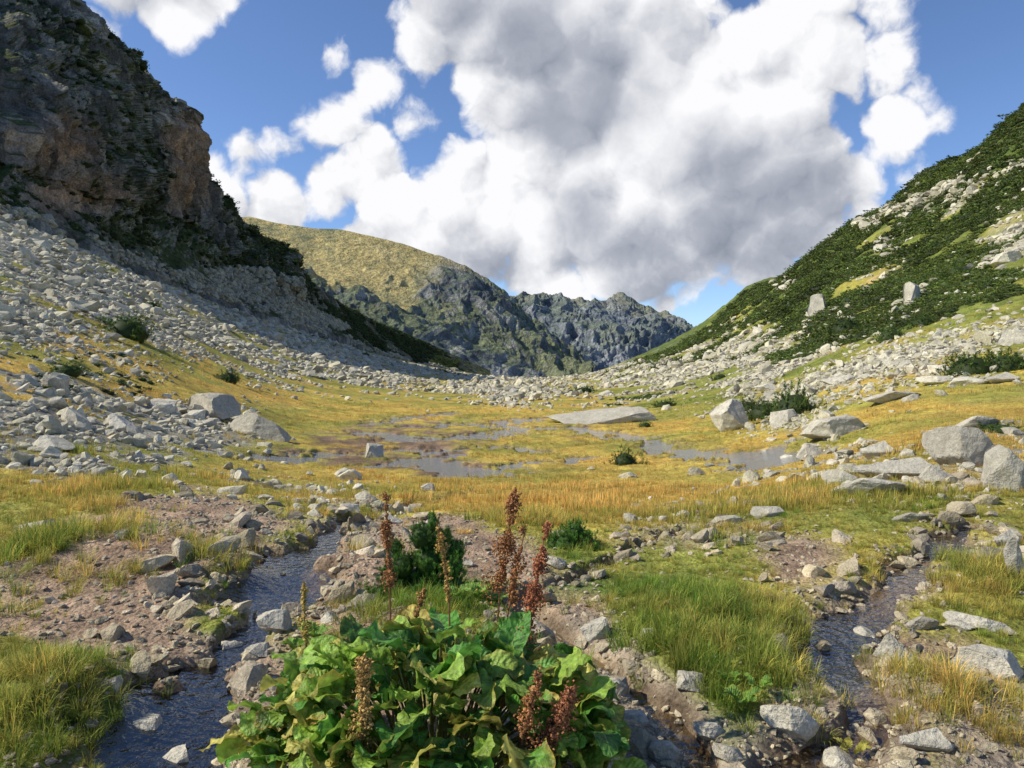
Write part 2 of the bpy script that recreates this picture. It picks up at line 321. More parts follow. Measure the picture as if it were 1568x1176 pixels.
# ------------------------------------------------------------------ mountains from profiles in image pixels with assumed depths
def net(cols,R,C):
    px=np.array([c[0] for c in cols],float); K=len(cols[0][1])
    py=np.array([[p[0] for p in c[1]] for c in cols],float); Y=np.array([[p[1] for p in c[1]] for c in cols],float)
    cx=np.linspace(px[0],px[-1],C)
    PY=np.stack([np.interp(cx,px,py[:,k]) for k in range(K)]); YY=np.stack([np.interp(cx,px,Y[:,k]) for k in range(K)])
    t=np.linspace(0,K-1,R); k0=np.clip(t.astype(int),0,K-2); f=(t-k0)[:,None]
    PYr=PY[k0]*(1-f)+PY[k0+1]*f; YYr=YY[k0]*(1-f)+YY[k0+1]*f
    Xr=(cx[None]-CX)/FOC*YYr; Zr=CAMZ+(HY-PYr)/FOC*YYr
    tt=t[:,None]/(K-1)*np.ones_like(Xr)
    f0=np.stack([Xr[0]*.9,YYr[0]*.9,Zr[0]-.12*YYr[0]],-1)[None]
    top=np.stack([Xr[-1],YYr[-1],Zr[-1]],-1)
    bk=[top+np.array([-d*.3,d,0])-np.array([0,0,1])*(d*.8) for d in (YYr[-1].mean()*.01,YYr[-1].mean()*.05,YYr[-1].mean()*.25)]
    G=np.concatenate([f0,np.stack([Xr,YYr,Zr],-1),np.stack(bk)],0)
    tt=np.concatenate([np.zeros((1,C)),tt,np.ones((3,C))],0); SX=np.repeat(cx[None],len(G),0)
    SY=np.concatenate([PYr[:1],PYr,PYr[-1:],PYr[-1:],PYr[-1:]],0)
    return G,tt,SX,SY
def normals(G):
    a=np.gradient(G,axis=1); b=np.gradient(G,axis=0); nn=np.cross(a,b); return nn/(np.linalg.norm(nn,axis=-1,keepdims=True)+1e-9)
# per image column, as (image row, assumed depth): foot, cliff base, cliff top, upper slope, crest
LM=[(-420,[(330,100),(220,118),(110,135),(0,150),(-60,160)]),
(-260,[(330,112),(210,135),(80,158),(-30,180),(-110,195)]),
(-120,[(335,118),(240,152),(60,172),(-50,212),(-150,230)]),
(0,[(326,138),(262,170),(120,184),(0,235),(-110,258)]),
(60,[(342,154),(285,186),(150,200),(30,246),(-55,262)]),
(110,[(362,170),(310,200),(175,214),(70,250),(0,264)]),
(135,[(374,178),(310,212),(190,226),(90,256),(30,272)]),
(160,[(388,188),(318,224),(215,240),(112,268),(60,284)]),
(185,[(402,199),(322,244),(245,262),(140,286),(88,296)]),
(205,[(410,207),(325,266),(200,280),(150,294),(110,306)]),
(225,[(420,215),(332,275),(195,289),(160,304),(132,315)]),
(248,[(430,226),(340,286),(200,300),(188,314),(166,326)]),
(258,[(434,231),(344,291),(206,305),(196,318),(176,328)]),
(265,[(438,235),(347,295),(212,308),(196,320),(156,330)]),
(274,[(442,239),(350,298),(216,311),(200,323),(158,332)]),
(281,[(445,242),(352,300),(225,313),(212,326),(193,335)]),
(300,[(452,253),(362,310),(262,324),(250,334),(233,340)]),
(322,[(459,265),(382,320),(316,334),(305,344),(292,352)]),
(345,[(465,275),(400,334),(350,346),(335,360),(318,368)]),
(400,[(481,305),(430,360),(388,378),(378,398),(366,408)]),
(438,[(493,335),(450,390),(400,405),(394,430),(384,440)]),
(452,[(499,345),(462,405),(425,420),(420,438),(413,448)]),
(475,[(507,370),(478,425),(460,445),(445,458),(432,465)]),
(520,[(519,420),(500,470),(490,490),(478,510),(464,525)]),
(570,[(538,490),(525,530),(515,550),(505,570),(490,585)]),
(640,[(558,590),(548,620),(540,640),(532,660),(520,675)]),
(750,[(578,700),(575,720),(573,740),(571,760),(568,780)])]
G,tt,SX,SY=net(LM,380,1250)
Nn=normals(G); X,Yv,Z=G[...,0],G[...,1],G[...,2]
cl=1-sstep(430,470,SX)*.75
rel=sstep(.14,.30,tt)
wv=fbm3(X*.05,Yv*.05,Z*.05,2,59)*.6
d1=fbm3(X*.028,Yv*.028,Z*.014,3,61,ridge=True)
d2=fbm3(X*.12+wv,Yv*.12+wv,Z*.022,4,67,ridge=True,gain=.6)
d3=fbm3(X*.45+wv,Yv*.45,Z*.12,3,71,ridge=True)
th=(Z*.05+X*.012+fbm3(X*.03,Yv*.03,Z*.01,3,73)*1.5); fr_=th%1; terr=np.where(fr_<.75,fr_/.75,(1-fr_)/.25)
edge=1-.6*sstep(.86,1,tt)
foot=fbm3(X*.06,Yv*.06,Z*.06,5,75,.6)
disp=(d1*8+d2*6.5+d3*2.8+(terr-.5)*4)*rel*cl*edge+(1-rel)*foot*4.5+d3*.5
G=G+Nn*(disp*np.where(SX<0,.6,1))[...,None]*np.array([1,1,.4])
G[...,2]+=fbm2(SX*.09,SX*0,4,79,ridge=True)*3*sstep(.85,1,tt)*cl+(1-rel)*foot*2
Nn=normals(G); nz=Nn[...,2]
fl=lambda a:a.ravel()
sxm,sym,ttf=fl(SX),fl(SY),fl(tt); nzf=np.abs(fl(nz)); K=len(sxm)
nb=fbm3(fl(X)*.05,fl(Yv)*.05,fl(Z)*.05,4,81); nc=fbm3(fl(X)*.3,fl(Yv)*.3,fl(Z)*.06,4,83); ni=fbm3(fl(X)*.12,fl(Yv)*.12,fl(Z)*.12,5,85,.6)
nc=np.where(fl(rel)>.5,nc,ni)
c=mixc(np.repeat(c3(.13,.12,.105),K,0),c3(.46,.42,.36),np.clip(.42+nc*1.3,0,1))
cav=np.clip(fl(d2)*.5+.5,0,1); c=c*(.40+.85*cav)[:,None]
def ell(sx,sy,cx,cy,rx,ry): return np.clip(1.6-np.sqrt(((sx-cx)/rx)**2+((sy-cy)/ry)**2)*1.2,0,1)
org=np.maximum(ell(sxm,sym,262,260,48,72),np.maximum(ell(sxm,sym,60,225,60,40)*.8,ell(sxm,sym,110,300,70,30)*.8))
c=mixc(c,c3(.60,.35,.185)*(.5+.6*cav)[:,None],np.clip(org*(.75+nc),0,.85))
low=ell(sxm,sym,330,400,150,50)+ell(sxm,sym,520,520,140,60)+ell(sxm,sym,160,130,50,60)*.3+ell(sxm,sym,215,365,60,40)
gr=sstep(.46,.62,nzf+nb*.40+np.clip(low,0,1)*.30-np.clip(org,0,1)*.4)
c=mixc(c,mixc(np.repeat(c3(.04,.065,.018),K,0),c3(.14,.145,.045),np.clip(.4+nc,0,1)),gr)
scr=np.clip(np.maximum(ell(sxm,sym,330,445,120,32),ell(sxm,sym,440,487,120,24))+ (1-sstep(0,.13,ttf))*.6,0,1)*sstep(-.25,.1,nb+.08)*(ttf<.33)
c=mixc(c,c3(.33,.32,.29)*(.8+ni[:,None]*.8),np.clip(scr,0,.9))
Vm=G.reshape(-1,3)
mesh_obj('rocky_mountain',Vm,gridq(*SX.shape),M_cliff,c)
vis=(sxm>-60)&(sxm<700)&(ttf>.01)&(ttf<.97)
ids=np.where(vis&(scr>.35))[0]; ids=rng.choice(ids,9000)
s=.0022*Vm[ids,1]*np.exp(rng.normal(0,.5,len(ids))); s=np.clip(s,.2,2)
V,T,C=merge(RP[0],Vm[ids]+rng.normal(0,.3,(len(ids),3)),np.c_[s*1.2,s,s*.8],rots(len(ids),.4),rockcol(len(ids))*.7); mesh_obj('scree_boulders',V,T,M_rock,C,smooth=False)
ids=np.where(vis&(gr>.5)&(scr<.3)&(nb>-.12))[0]; ids=rng.choice(ids,3600)
s=np.clip(.0040*Vm[ids,1]*np.exp(rng.normal(0,.4,len(ids))),.5,2.2)
V,T,C=merge(PF,Vm[ids],np.c_[s*1.3,s*1.3,s*.8],rots(len(ids),.15),np.array([[.085,.125,.03]])*rng.uniform(.6,1.4,len(ids))[:,None]); mesh_obj('dwarf_pine_thicket',V,T,M_pine,C)

def ridge(name,cols,seed,goldf,amp,R=260,C=1000):
    G,tt,SX,SY=net(cols,R,C); Nn=normals(G); X,Yv,Z=G[...,0],G[...,1],G[...,2]
    w=fbm3(X*.003,Yv*.003,Z*.003,3,seed)*1.5
    a=fbm3(X*.0045+w,Yv*.0045,Z*.003,5,seed+3,ridge=True,gain=.55)
    b=fbm3(X*.02+w,Yv*.012,Z*.012,4,seed+5,ridge=True,gain=.6)
    gf=goldf(SX,SY,tt)
    k=(1-gf*.82)*(sstep(.0,.2,tt))*(1-.5*sstep(.85,1,tt))
    G=G+Nn*((a*1.1+b*.6)*amp*k)[...,None]
    jag=(fbm2(SX*.05,SX*0,5,seed+9,ridge=True,gain=.6))*amp*.27*(1-gf)*sstep(.75,1,tt); G[...,2]+=jag
    Nn=normals(G); nzf=np.abs(Nn[...,2]).ravel(); K=SX.size
    nb=fbm3(X*.008,Yv*.008,Z*.008,4,seed+7).ravel(); nc=fbm3(X*.05,Yv*.03,Z*.03,4,seed+11).ravel()
    c=mixc(np.repeat(c3(.08,.08,.075),K,0),c3(.35,.33,.28),np.clip(.42+nc*1.5+(b.ravel())*.35,0,1))
    c=mixc(c,mixc(np.repeat(c3(.07,.10,.04),K,0),c3(.20,.20,.07),np.clip(.5+nb,0,1)),sstep(.54,.76,nzf+nb*.5-nc*.15))
    c=mixc(c,mixc(np.repeat(c3(.54,.41,.13),K,0),c3(.19,.20,.075),np.clip(.30+nc*.9+nb,0,1)),np.clip(gf.ravel()*1.2+nb*.5*(gf.ravel()>.05),0,1))
    c=mixc(c,c3(.20,.27,.40),np.full(K,.13 if seed<200 else .32))  # bluish aerial haze mixed into the vertex colour, stronger on the distant ridge
    return mesh_obj(name,G.reshape(-1,3),gridq(*SX.shape),M_far,c)
H1=[(250,[(520,800),(470,950),(420,1100),(380,1250),(345,1400)]),
(385,[(520,800),(470,950),(425,1100),(380,1280),(334,1450)]),
(420,[(520,810),(470,960),(430,1110),(390,1290),(343,1450)]),
(480,[(525,820),(480,980),(440,1120),(400,1290),(352,1440)]),
(520,[(530,850),(490,990),(450,1120),(405,1280),(353,1440)]),
(580,[(545,880),(500,1000),(465,1120),(420,1260),(366,1430)]),
(620,[(555,900),(515,1010),(480,1120),(435,1250),(376,1420)]),
(680,[(570,940),(535,1040),(500,1130),(455,1240),(398,1400)]),
(712,[(578,960),(545,1050),(510,1140),(470,1240),(416,1380)]),
(745,[(585,980),(555,1060),(525,1150),(490,1240),(441,1360)]),
(790,[(590,1000),(570,1080),(545,1160),(515,1240),(472,1330)]),
(840,[(595,1020),(585,1090),(570,1160),(545,1230),(515,1300)]),
(900,[(600,1040),(595,1100),(590,1160),(580,1230),(572,1290)])]
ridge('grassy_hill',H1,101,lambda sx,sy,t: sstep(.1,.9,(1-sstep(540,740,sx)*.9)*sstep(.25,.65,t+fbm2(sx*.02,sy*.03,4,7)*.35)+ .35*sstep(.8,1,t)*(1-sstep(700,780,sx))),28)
H2=[(640,[(600,1500),(560,1650),(520,1800),(480,1950),(430,2100)]),
(740,[(600,1500),(560,1650),(520,1800),(485,1950),(446,2100)]),
(790,[(600,1500),(565,1650),(525,1800),(490,1950),(458,2100)]),
(830,[(600,1500),(565,1650),(525,1800),(490,1950),(457,2100)]),
(870,[(600,1500),(570,1650),(530,1800),(495,1950),(463,2100)]),
(905,[(600,1500),(570,1650),(530,1800),(500,1950),(468,2100)]),
(930,[(600,1500),(570,1650),(530,1800),(500,1950),(464,2100)]),
(950,[(600,1500),(570,1650),(530,1800),(500,1950),(457,2100)]),
(975,[(600,1500),(570,1650),(535,1800),(505,1950),(469,2100)]),
(1010,[(600,1500),(570,1650),(540,1800),(515,1950),(484,2100)]),
(1045,[(600,1500),(575,1650),(550,1800),(525,1950),(498,2100)]),
(1100,[(600,1500),(580,1650),(560,1800),(545,1950),(525,2100)]),
(1250,[(600,1500),(590,1650),(580,1800),(570,1950),(555,2100)])]
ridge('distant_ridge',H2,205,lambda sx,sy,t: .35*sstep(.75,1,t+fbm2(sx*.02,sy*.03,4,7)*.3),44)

# ------------------------------------------------------------------ rock scatter
def sample(Nc,y0,y1,u0=-.95,u1=.95):
    uu=rng.uniform(u0,u1,Nc); yy=np.exp(rng.uniform(math.log(y0),math.log(y1),Nc)); xx=uu*yy
    zz,s,_=height(xx,yy); return (xx,yy,zz,s)+cover(xx,yy,zz,s)
def scatter_rocks(name,Nc,y0,y1,lvl,k,thr=1.0,smin=.0,smax=9,mode=0,sig=.5,ref=None):
    xx,yy,zz,s,sx,sy,rk,go,di,pi_,st_,_=sample(Nc,y0,y1)
    dens=sstep(.10,.80,rk)
    if mode==1: dens=np.clip(dens*.65+.75*((s<2.8)&(s>.6)),0,1)
    if mode==2: dens=np.clip(.5*sstep(.3,.6,di)+.9*(s<2.6)+rk*.4,0,1)
    if mode==3: dens=sstep(.55,.95,rk)
    dens=dens*(1-.6*(pi_>.5)); dens=np.where(s<.75,dens*np.where(sx>800,.8,.45),dens)
    dock=np.hypot(xx+.33,yy-3.1)<.45
    keep=(rng.uniform(0,1,Nc)<dens*thr)&~dock
    xx,yy,zz,rk=xx[keep],yy[keep],zz[keep],rk[keep]; M=len(xx)
    sz=np.clip(k*np.minimum(yy,ref or 1e9)*np.exp(rng.normal(0,sig,M)),smin,smax)
    sc=np.c_[sz*rng.uniform(.8,1.4,M),sz*rng.uniform(.7,1.1,M),sz*rng.uniform(.4,.8,M)]
    pos=np.c_[xx,yy,zz+sc[:,2]*.2]
    colr=rockcol(M)
    if y1<14: colr=colr*np.array([[.92,.84,.77]])*rng.uniform(.6,1.08,M)[:,None]
    V,T,C=merge(RP[lvl],pos,sc,rots(M,.4),colr)
    return mesh_obj(name,V,T,M_rock,C,smooth=False)
scatter_rocks('stream_stones',11000,1.9,11,1,.0070,.55,.012,.15,mode=1,sig=.65)
scatter_rocks('gravel',30000,1.9,11,0,.0034,.8,.006,.03,mode=2)
scatter_rocks('meadow_stones',16000,9,50,1,.0040,.6,.03,.35,sig=.6)
scatter_rocks('scree_boulders',80000,28,400,0,.0028,.85,.08,1.6,sig=.5)
scatter_rocks('scree_blocks',12000,12,70,1,.0060,.6,.1,.8,mode=3,sig=.5)
scatter_rocks('scree_blocks',5000,30,200,1,.0058,.5,.2,1.8,mode=3,sig=.45)

# named boulders (image pixels: column, foot row, width, height)
BL=[(392,672,95,40),(318,640,95,40),(570,703,30,24),(930,650,170,30),(1130,660,70,52),(1212,650,50,34),(1288,668,90,36),(1480,712,105,64),(1548,752,80,90),(1395,738,130,34),(1340,760,100,28),(1450,745,70,30),(1300,745,60,24),
(1254,486,30,34),(1400,466,28,34),(915,990,46,38),(412,972,60,28),(200,1110,100,50),(882,1044,46,30),(1214,1130,85,42),(1292,1158,66,42),(1435,1170,76,34),(1420,970,46,24),(1385,1030,70,48),
(1520,975,90,20),(1535,1050,110,40),(344,978,38,30),(35,822,80,24),(655,756,26,12),(1352,388,24,14),(1545,405,40,22),(1440,588,60,14),(1490,590,70,16),(1540,588,50,16),(1370,616,80,16),(60,690,70,22),(1562,905,26,60),(820,962,30,20),(1060,1080,46,24),
(150,1080,60,34),(390,1010,46,20),(1190,790,60,16),(1120,800,50,14),(850,868,36,16),(1480,970,54,14),(715,868,24,12),(75,600,40,26),(170,660,55,28),(105,650,55,26),(1560,530,50,24),(240,630,50,20),
(250,1150,70,40),(180,860,26,16),(1000,1000,30,18),(940,1075,50,26),(1090,1130,50,28),(1330,960,46,24),(1550,840,36,28),(1400,800,50,16),(500,960,30,16),(560,770,36,14),(600,780,30,12),(530,785,34,14),(1290,590,50,16),(1180,600,40,12),
(980,1130,60,30),(1020,1165,56,28),(1120,1165,50,26),(890,1085,40,20),(1350,700,50,26),(1500,660,60,24),(1250,700,50,22)]
pos=[];scl=[]
for px,py,w,h in BL:
    X0,Y0=pixel_to_ground(px,py); W0=w/FOC*Y0/2; H0=h/FOC*Y0/2
    dpt=W0*.8; pos.append((X0,Y0+dpt*.6,0,H0)); scl.append((W0*1.08,dpt,H0*1.45))
pos=np.array(pos); scl=np.array(scl)
zz,_,_=height(pos[:,0],pos[:,1]); pp=np.c_[pos[:,:2],zz+pos[:,3]*.45]
M_=len(pp); R=rots(M_,.1); a=rng.uniform(-.3,.3,M_)
for i in range(M_): R[i]=np.array([[math.cos(a[i]),-math.sin(a[i]),0],[math.sin(a[i]),math.cos(a[i]),0],[0,0,1]])
for i in range(M_):
    rc=np.array([[.55,.50,.40]])*rng.uniform(.85,1.1)
    V,T,C=merge([RP[3][i%12]],pp[i:i+1],scl[i:i+1],R[i:i+1],rc*(.85 if pp[i,1]<12 or i<2 else 1.05))
    mesh_obj('boulder',V,T,M_rock,C,smooth=False)
# rock outcrops on the right slope
op=[];os_=[]
def outc(px0,py0,px1,py1,nr,j,s0_,s1_,hh):
    for _ in range(nr):
        t=rng.uniform(0,1); X0,Y0=pixel_to_ground(px0+t*(px1-px0)+rng.normal(0,j),py0+t*(py1-py0)+rng.normal(0,j*.6)); op.append((X0,Y0)); s0=Y0*rng.uniform(s0_,s1_); os_.append((s0*1.5,s0,s0*hh))
outc(1315,350,1475,286,230,7,.003,.010,.9); outc(1090,470,1105,455,30,5,.003,.007,1.2); outc(1190,440,1215,430,20,8,.003,.008,1.)
outc(1500,410,1568,370,70,12,.003,.009,.7); outc(1450,310,1568,250,60,8,.002,.007,.8); outc(1340,385,1365,372,16,6,.004,.008,.8); outc(1230,500,1290,470,26,10,.003,.008,.9); outc(1380,480,1420,440,24,8,.004,.009,1.)
outc(1290,540,1400,520,40,16,.002,.006,.7); outc(1420,520,1568,480,60,16,.002,.007,.7)
op=np.array(op); os_=np.array(os_); zz,_,_=height(op[:,0],op[:,1])
V,T,C=merge(RP[2],np.c_[op,zz-os_[:,2]*.2],os_,rots(len(op),.3),rockcol(len(op))*.9); mesh_obj('rock_outcrop',V,T,M_rock,C,smooth=False)

# ------------------------------------------------------------------ grass
def tuft(nb,seg,spread,width,seed,r0=.25):
    r=np.random.default_rng(seed); Vs=[];Ts=[];Cs=[];o=0
    for b in range(nb):
        a=r.uniform(0,6.283); rr=r0*math.sqrt(r.uniform()); L_=r.uniform(.5,1.0); lean=r.uniform(.1,1)*spread
        a2=a+r.normal(0,.6); d=np.array([math.cos(a2),math.sin(a2),0]); sd_=np.array([-d[1],d[0],0]); b0=np.array([math.cos(a)*rr,math.sin(a)*rr,-.05])
        p=b0.copy(); ang=lean*.4; pts=[]
        for k in range(seg+1):
            pts.append(p.copy()); p=p+(d*math.sin(ang)+np.array([0,0,1])*math.cos(ang))*L_/seg; ang+=lean*1.3/seg
        tint=np.array([1,1,1])*r.uniform(.65,1.35)
        if r.uniform()<.30: tint=tint*np.array([1.75,1.35,1.5])
        for k in range(seg):
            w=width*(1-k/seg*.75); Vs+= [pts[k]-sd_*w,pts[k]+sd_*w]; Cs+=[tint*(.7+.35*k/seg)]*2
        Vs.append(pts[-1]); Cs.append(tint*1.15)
        for k in range(seg-1):
            i=o+2*k; Ts+=[(i,i+1,i+3),(i,i+3,i+2)]
        Ts.append((o+2*seg-2,o+2*seg-1,o+2*seg)); o+=2*seg+1
    return np.array(Vs),np.array(Ts),np.array(Cs)
TN=[tuft(46,3,1.5,.014,i,.35) for i in range(7)]
TF=[tuft(16,1,.9,.035,30+i,.6) for i in range(6)]
def grasscol(go,N):
    t=np.clip(go+rng.normal(0,.16,N),0,1)
    return mixc(np.repeat(c3(.175,.30,.038),N,0),c3(.66,.49,.13),t)*rng.uniform(.8,1.2,N)[:,None]
def grass(name,Nc,y0,y1,protos,h0,h1,thr=1):
    xx,yy,zz,s,sx,sy,rk,go,di,pi_,st_,nn_=sample(Nc,y0,y1,-.85,.85)
    boost=0
    for a,b,r,h in mounds[:6]+mounds[8:]: boost=boost+np.exp(-((xx-a)**2+(yy-b)**2)/(r*r))
    boost=np.clip(boost,0,1); patch=fbm2(xx*1.6,yy*1.6,3,93)
    dens=np.clip(1.15-sstep(.3,.5,di)*1.1-rk*(.9 if y1>12 else .55)+np.where(yy<11,patch*.9,patch*.3),0,1)*(s>1.3)+boost*.8*(s>1.2)
    dock=np.hypot(xx+.33,yy-3.1)<.3
    keep=(rng.uniform(0,1,Nc)<dens*thr)&~dock&(zz<.30*yy)
    xx,yy,zz,go,boost=xx[keep],yy[keep],zz[keep],go[keep],boost[keep]; M=len(xx)
    big=.5+.7*sstep(-.2,.5,fbm2(xx*.8,yy*.8,2,91))
    h=rng.uniform(h0,h1,M)*(big+boost*.7)*np.where((yy>8.5)&(yy<15),1.35,1)*(1+np.clip(yy-25,0,60)/50)
    sc=np.c_[h*.9,h*.9,h]
    v3=fbm2(xx/3+9,yy/5,4,63)
    V,T,C=merge(protos,np.c_[xx,yy,zz],sc,rots(M,.12),grasscol(go+patch[keep]*.35*(yy<11)+v3*.5*(yy>11),M))
    return mesh_obj(name,V,T,M_grass,C)
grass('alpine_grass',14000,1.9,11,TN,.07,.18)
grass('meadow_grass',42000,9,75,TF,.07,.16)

# ------------------------------------------------------------------ dwarf pine
xx,yy,zz,s,sx,sy,rk,go,di,pi_,st_,_=sample(52000,60,420,.1,.95)
keep=(rng.uniform(0,1,len(xx))<sstep(.40,.68,pi_)*.72)
xx,yy,zz=xx[keep],yy[keep],zz[keep]; M_=len(xx); h=np.clip(yy*.0048*np.exp(rng.normal(0,.35,M_)),.3,2.0)
pv=fbm2(xx/12,yy/12,3,97)
pc=np.array([[.125,.18,.036]])*(rng.uniform(.7,1.35,M_)*(1+.7*pv))[:,None]*np.where(rng.uniform(0,1,M_)[:,None]<.3,np.array([[1.35,1.15,1]]),1)
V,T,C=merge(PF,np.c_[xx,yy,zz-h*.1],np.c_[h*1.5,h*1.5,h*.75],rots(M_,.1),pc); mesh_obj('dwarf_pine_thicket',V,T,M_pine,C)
L2=[]
for _ in range(420):
    t=rng.uniform(0,1); L2.append(pixel_to_ground(470+t*270+rng.normal(0,14),497+t*66+rng.normal(0,9)))
for _ in range(40): L2.append(pixel_to_ground(rng.uniform(40,230),rng.uniform(545,610)))
L2=np.array(L2); zz,_,_=height(L2[:,0],L2[:,1]); h=np.clip(L2[:,1]*.006*np.exp(rng.normal(0,.35,len(L2))),.2,2.4)
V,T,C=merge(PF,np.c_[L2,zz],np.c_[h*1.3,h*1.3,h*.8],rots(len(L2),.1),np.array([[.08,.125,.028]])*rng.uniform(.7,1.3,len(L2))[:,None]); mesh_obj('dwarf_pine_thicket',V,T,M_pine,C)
SH=[(180,512,46,42,0),(342,583,24,22,0),(960,714,26,28,0),(1180,640,36,38,0),(1225,636,42,56,0),(1150,632,24,24,0),(895,602,20,13,0),(1020,624,22,14,0),(1105,580,14,12,0),(1500,575,45,44,0),(1556,570,45,40,0),(990,655,12,12,0),(425,500,14,10,0),(660,600,10,8,0),
(645,935,66,150,1),(882,842,40,50,1),(1520,445,20,18,0),(1470,420,20,20,0),(230,470,14,12,0),(90,575,34,20,0),(1340,690,20,10,0),(1545,665,40,16,0),(1370,520,26,30,0),(1300,510,30,34,0),(1420,500,24,20,0)]
for i_,(px,py,w,h,k) in enumerate(SH):
    X0,Y0=pixel_to_ground(px,py); u_=Y0/FOC; z0,_,_=height(np.array([X0]),np.array([Y0+w*u_*.5])); z0=z0[0]
    if k==0: cp_=[(0,0,0,w,h)]
    elif w>50: cp_=[(-50,0,0,34,44),(-8,.1,0,44,56),(40,0,0,38,50),(-34,0,40,26,32),(6,.05,45,34,42),(44,0,38,24,34),(-4,0,85,22,30),(24,.05,76,22,32),(-46,.05,66,14,22),(-62,-.1,-4,22,30),(14,-.2,-6,34,36),(50,.05,62,16,26),(14,0,108,12,22)]
    else: cp_=[(-12,0,0,30,34),(18,0,0,26,30),(2,.05,20,20,26),(-30,.05,-2,20,24)]
    pos_=np.array([[X0+a*u_,Y0+w*u_*.5+b,z0+c_*u_] for a,b,c_,_,_ in cp_]); sc_=np.array([[r*u_,r*u_,hh*u_] for _,_,_,r,hh in cp_])
    cl_=np.array([[.13,.27,.04]]) if k else np.array([[.11,.17,.034]])
    V,T,C=merge(PN if k else [PM[i_%3]],pos_,sc_,rots(len(cp_),.06),cl_*rng.uniform(.8,1.15,len(cp_))[:,None])
    mesh_obj('dwarf_pine',V,T,M_pine,C)

# ------------------------------------------------------------------ alpine dock
m,nt,N,L=newmat('dock_leaf'); out=N('ShaderNodeOutputMaterial'); pr=N('ShaderNodeBsdfPrincipled'); pr.inputs['Roughness'].default_value=.45; pr.inputs['Specular IOR Level'].default_value=.4
at=N('ShaderNodeAttribute'); at.attribute_name='Col'; uv=N('ShaderNodeAttribute'); uv.attribute_name='luv'; sp=N('ShaderNodeSeparateXYZ'); L(uv.outputs['Vector'],sp.inputs[0])
ab=N('ShaderNodeMath'); ab.operation='ABSOLUTE'; L(sp.outputs[0],ab.inputs[0])
m1=N('ShaderNodeMath'); m1.operation='MULTIPLY_ADD'; L(ab.outputs[0],m1.inputs[0]); m1.inputs[1].default_value=-.22; L(sp.outputs[1],m1.inputs[2])
m2=N('ShaderNodeMath'); m2.operation='MULTIPLY'; L(m1.outputs[0],m2.inputs[0]); m2.inputs[1].default_value=7*6.283
sn=N('ShaderNodeMath'); sn.operation='SINE'; L(m2.outputs[0],sn.inputs[0])
mr=N('ShaderNodeMapRange'); mr.inputs[1].default_value=.93; mr.inputs[2].default_value=1; mr.inputs[4].default_value=.5; L(sn.outputs[0],mr.inputs[0])
mid=N('ShaderNodeMapRange'); mid.inputs[1].default_value=.07; mid.inputs[2].default_value=.02; L(ab.outputs[0],mid.inputs[0])
mm=N('ShaderNodeMath'); mm.operation='MAXIMUM'; L(mr.outputs[0],mm.inputs[0]); L(mid.outputs[0],mm.inputs[1])
ge=N('ShaderNodeNewGeometry'); nz=N('ShaderNodeTexNoise'); nz.inputs['Scale'].default_value=32; nz.inputs['Detail'].default_value=5; L(ge.outputs['Position'],nz.inputs['Vector'])
mrn=N('ShaderNodeMapRange'); mrn.inputs[1].default_value=.3; mrn.inputs[2].default_value=.7; mrn.inputs[3].default_value=.55; mrn.inputs[4].default_value=1.5; L(nz.outputs['Fac'],mrn.inputs[0])
sc=N('ShaderNodeVectorMath'); sc.operation='SCALE'; L(at.outputs['Color'],sc.inputs[0]); L(mrn.outputs[0],sc.inputs['Scale'])
mf=N('ShaderNodeMath'); mf.operation='MULTIPLY'; L(mm.outputs[0],mf.inputs[0]); mf.inputs[1].default_value=.5
mi=N('ShaderNodeMix'); mi.data_type='RGBA'; L(mf.outputs[0],mi.inputs[0]); L(sc.outputs[0],mi.inputs[6]); mi.inputs[7].default_value=(.35,.43,.13,1)
L(mi.outputs[2],pr.inputs['Base Color']); bu=N('ShaderNodeBump'); bu.inputs['Distance'].default_value=.018
hh=N('ShaderNodeMath'); hh.operation='MULTIPLY_ADD'; L(sn.outputs[0],hh.inputs[0]); hh.inputs[1].default_value=-.07; L(nz.outputs['Fac'],hh.inputs[2]); L(hh.outputs[0],bu.inputs['Height']); L(bu.outputs[0],pr.inputs['Normal'])
tr=N('ShaderNodeBsdfTranslucent'); L(mi.outputs[2],tr.inputs[0]); ms=N('ShaderNodeMixShader'); ms.inputs[0].default_value=.32; L(pr.outputs[0],ms.inputs[1]); L(tr.outputs[0],ms.inputs[2]); L(ms.outputs[0],out.inputs[0])
M_leaf=m
def leaf(org,phi,L_,Wd,p0,p1,colr,roll,brown):
    NA,NT=9,18; V=[];C=[];UV=[]
    d=np.array([math.cos(phi),math.sin(phi),0.]); s=np.array([-d[1],d[0],0.]); up=np.array([0,0,1.]); p=np.array(org,float)
    ph=rng.uniform(0,6.28,4); fold=rng.uniform(-.1,.55); tw=rng.normal(0,.5)
    for j in range(NT+1):
        t=j/NT; ang=p0+(p1-p0)*t; ax=d*math.cos(ang)+up*math.sin(ang); nr=-d*math.sin(ang)+up*math.cos(ang); rl=roll+tw*t
        s2=s*math.cos(rl)+nr*math.sin(rl); n2=nr*math.cos(rl)-s*math.sin(rl)
        w=Wd*1.62*max(t+.015,0)**.42*max(1-t,0)**.58*(1+.07*math.sin(t*15+ph[0])+.04*math.sin(t*34+ph[3]))
        for i in range(NA):
            a=-1+2*i/(NA-1)
            off=abs(a)*w*fold+a*a*math.sin(t*13+ph[1]+(2 if a>0 else 0))*.16*Wd+a*a*math.sin(t*29+a*2+ph[2])*.09*Wd
            back=-(abs(a)**2)*.14*L_*(1-t)**3
            V.append(p+s2*a*w+n2*off+ax*back); UV.append((a,t))
            e=max(abs(a)**3,t**5)*brown; C.append(np.array(colr)*(1-e)+np.array([.46,.28,.06])*e)
        p=p+ax*L_/NT
    return np.array(V),np.array(C),np.array(UV)
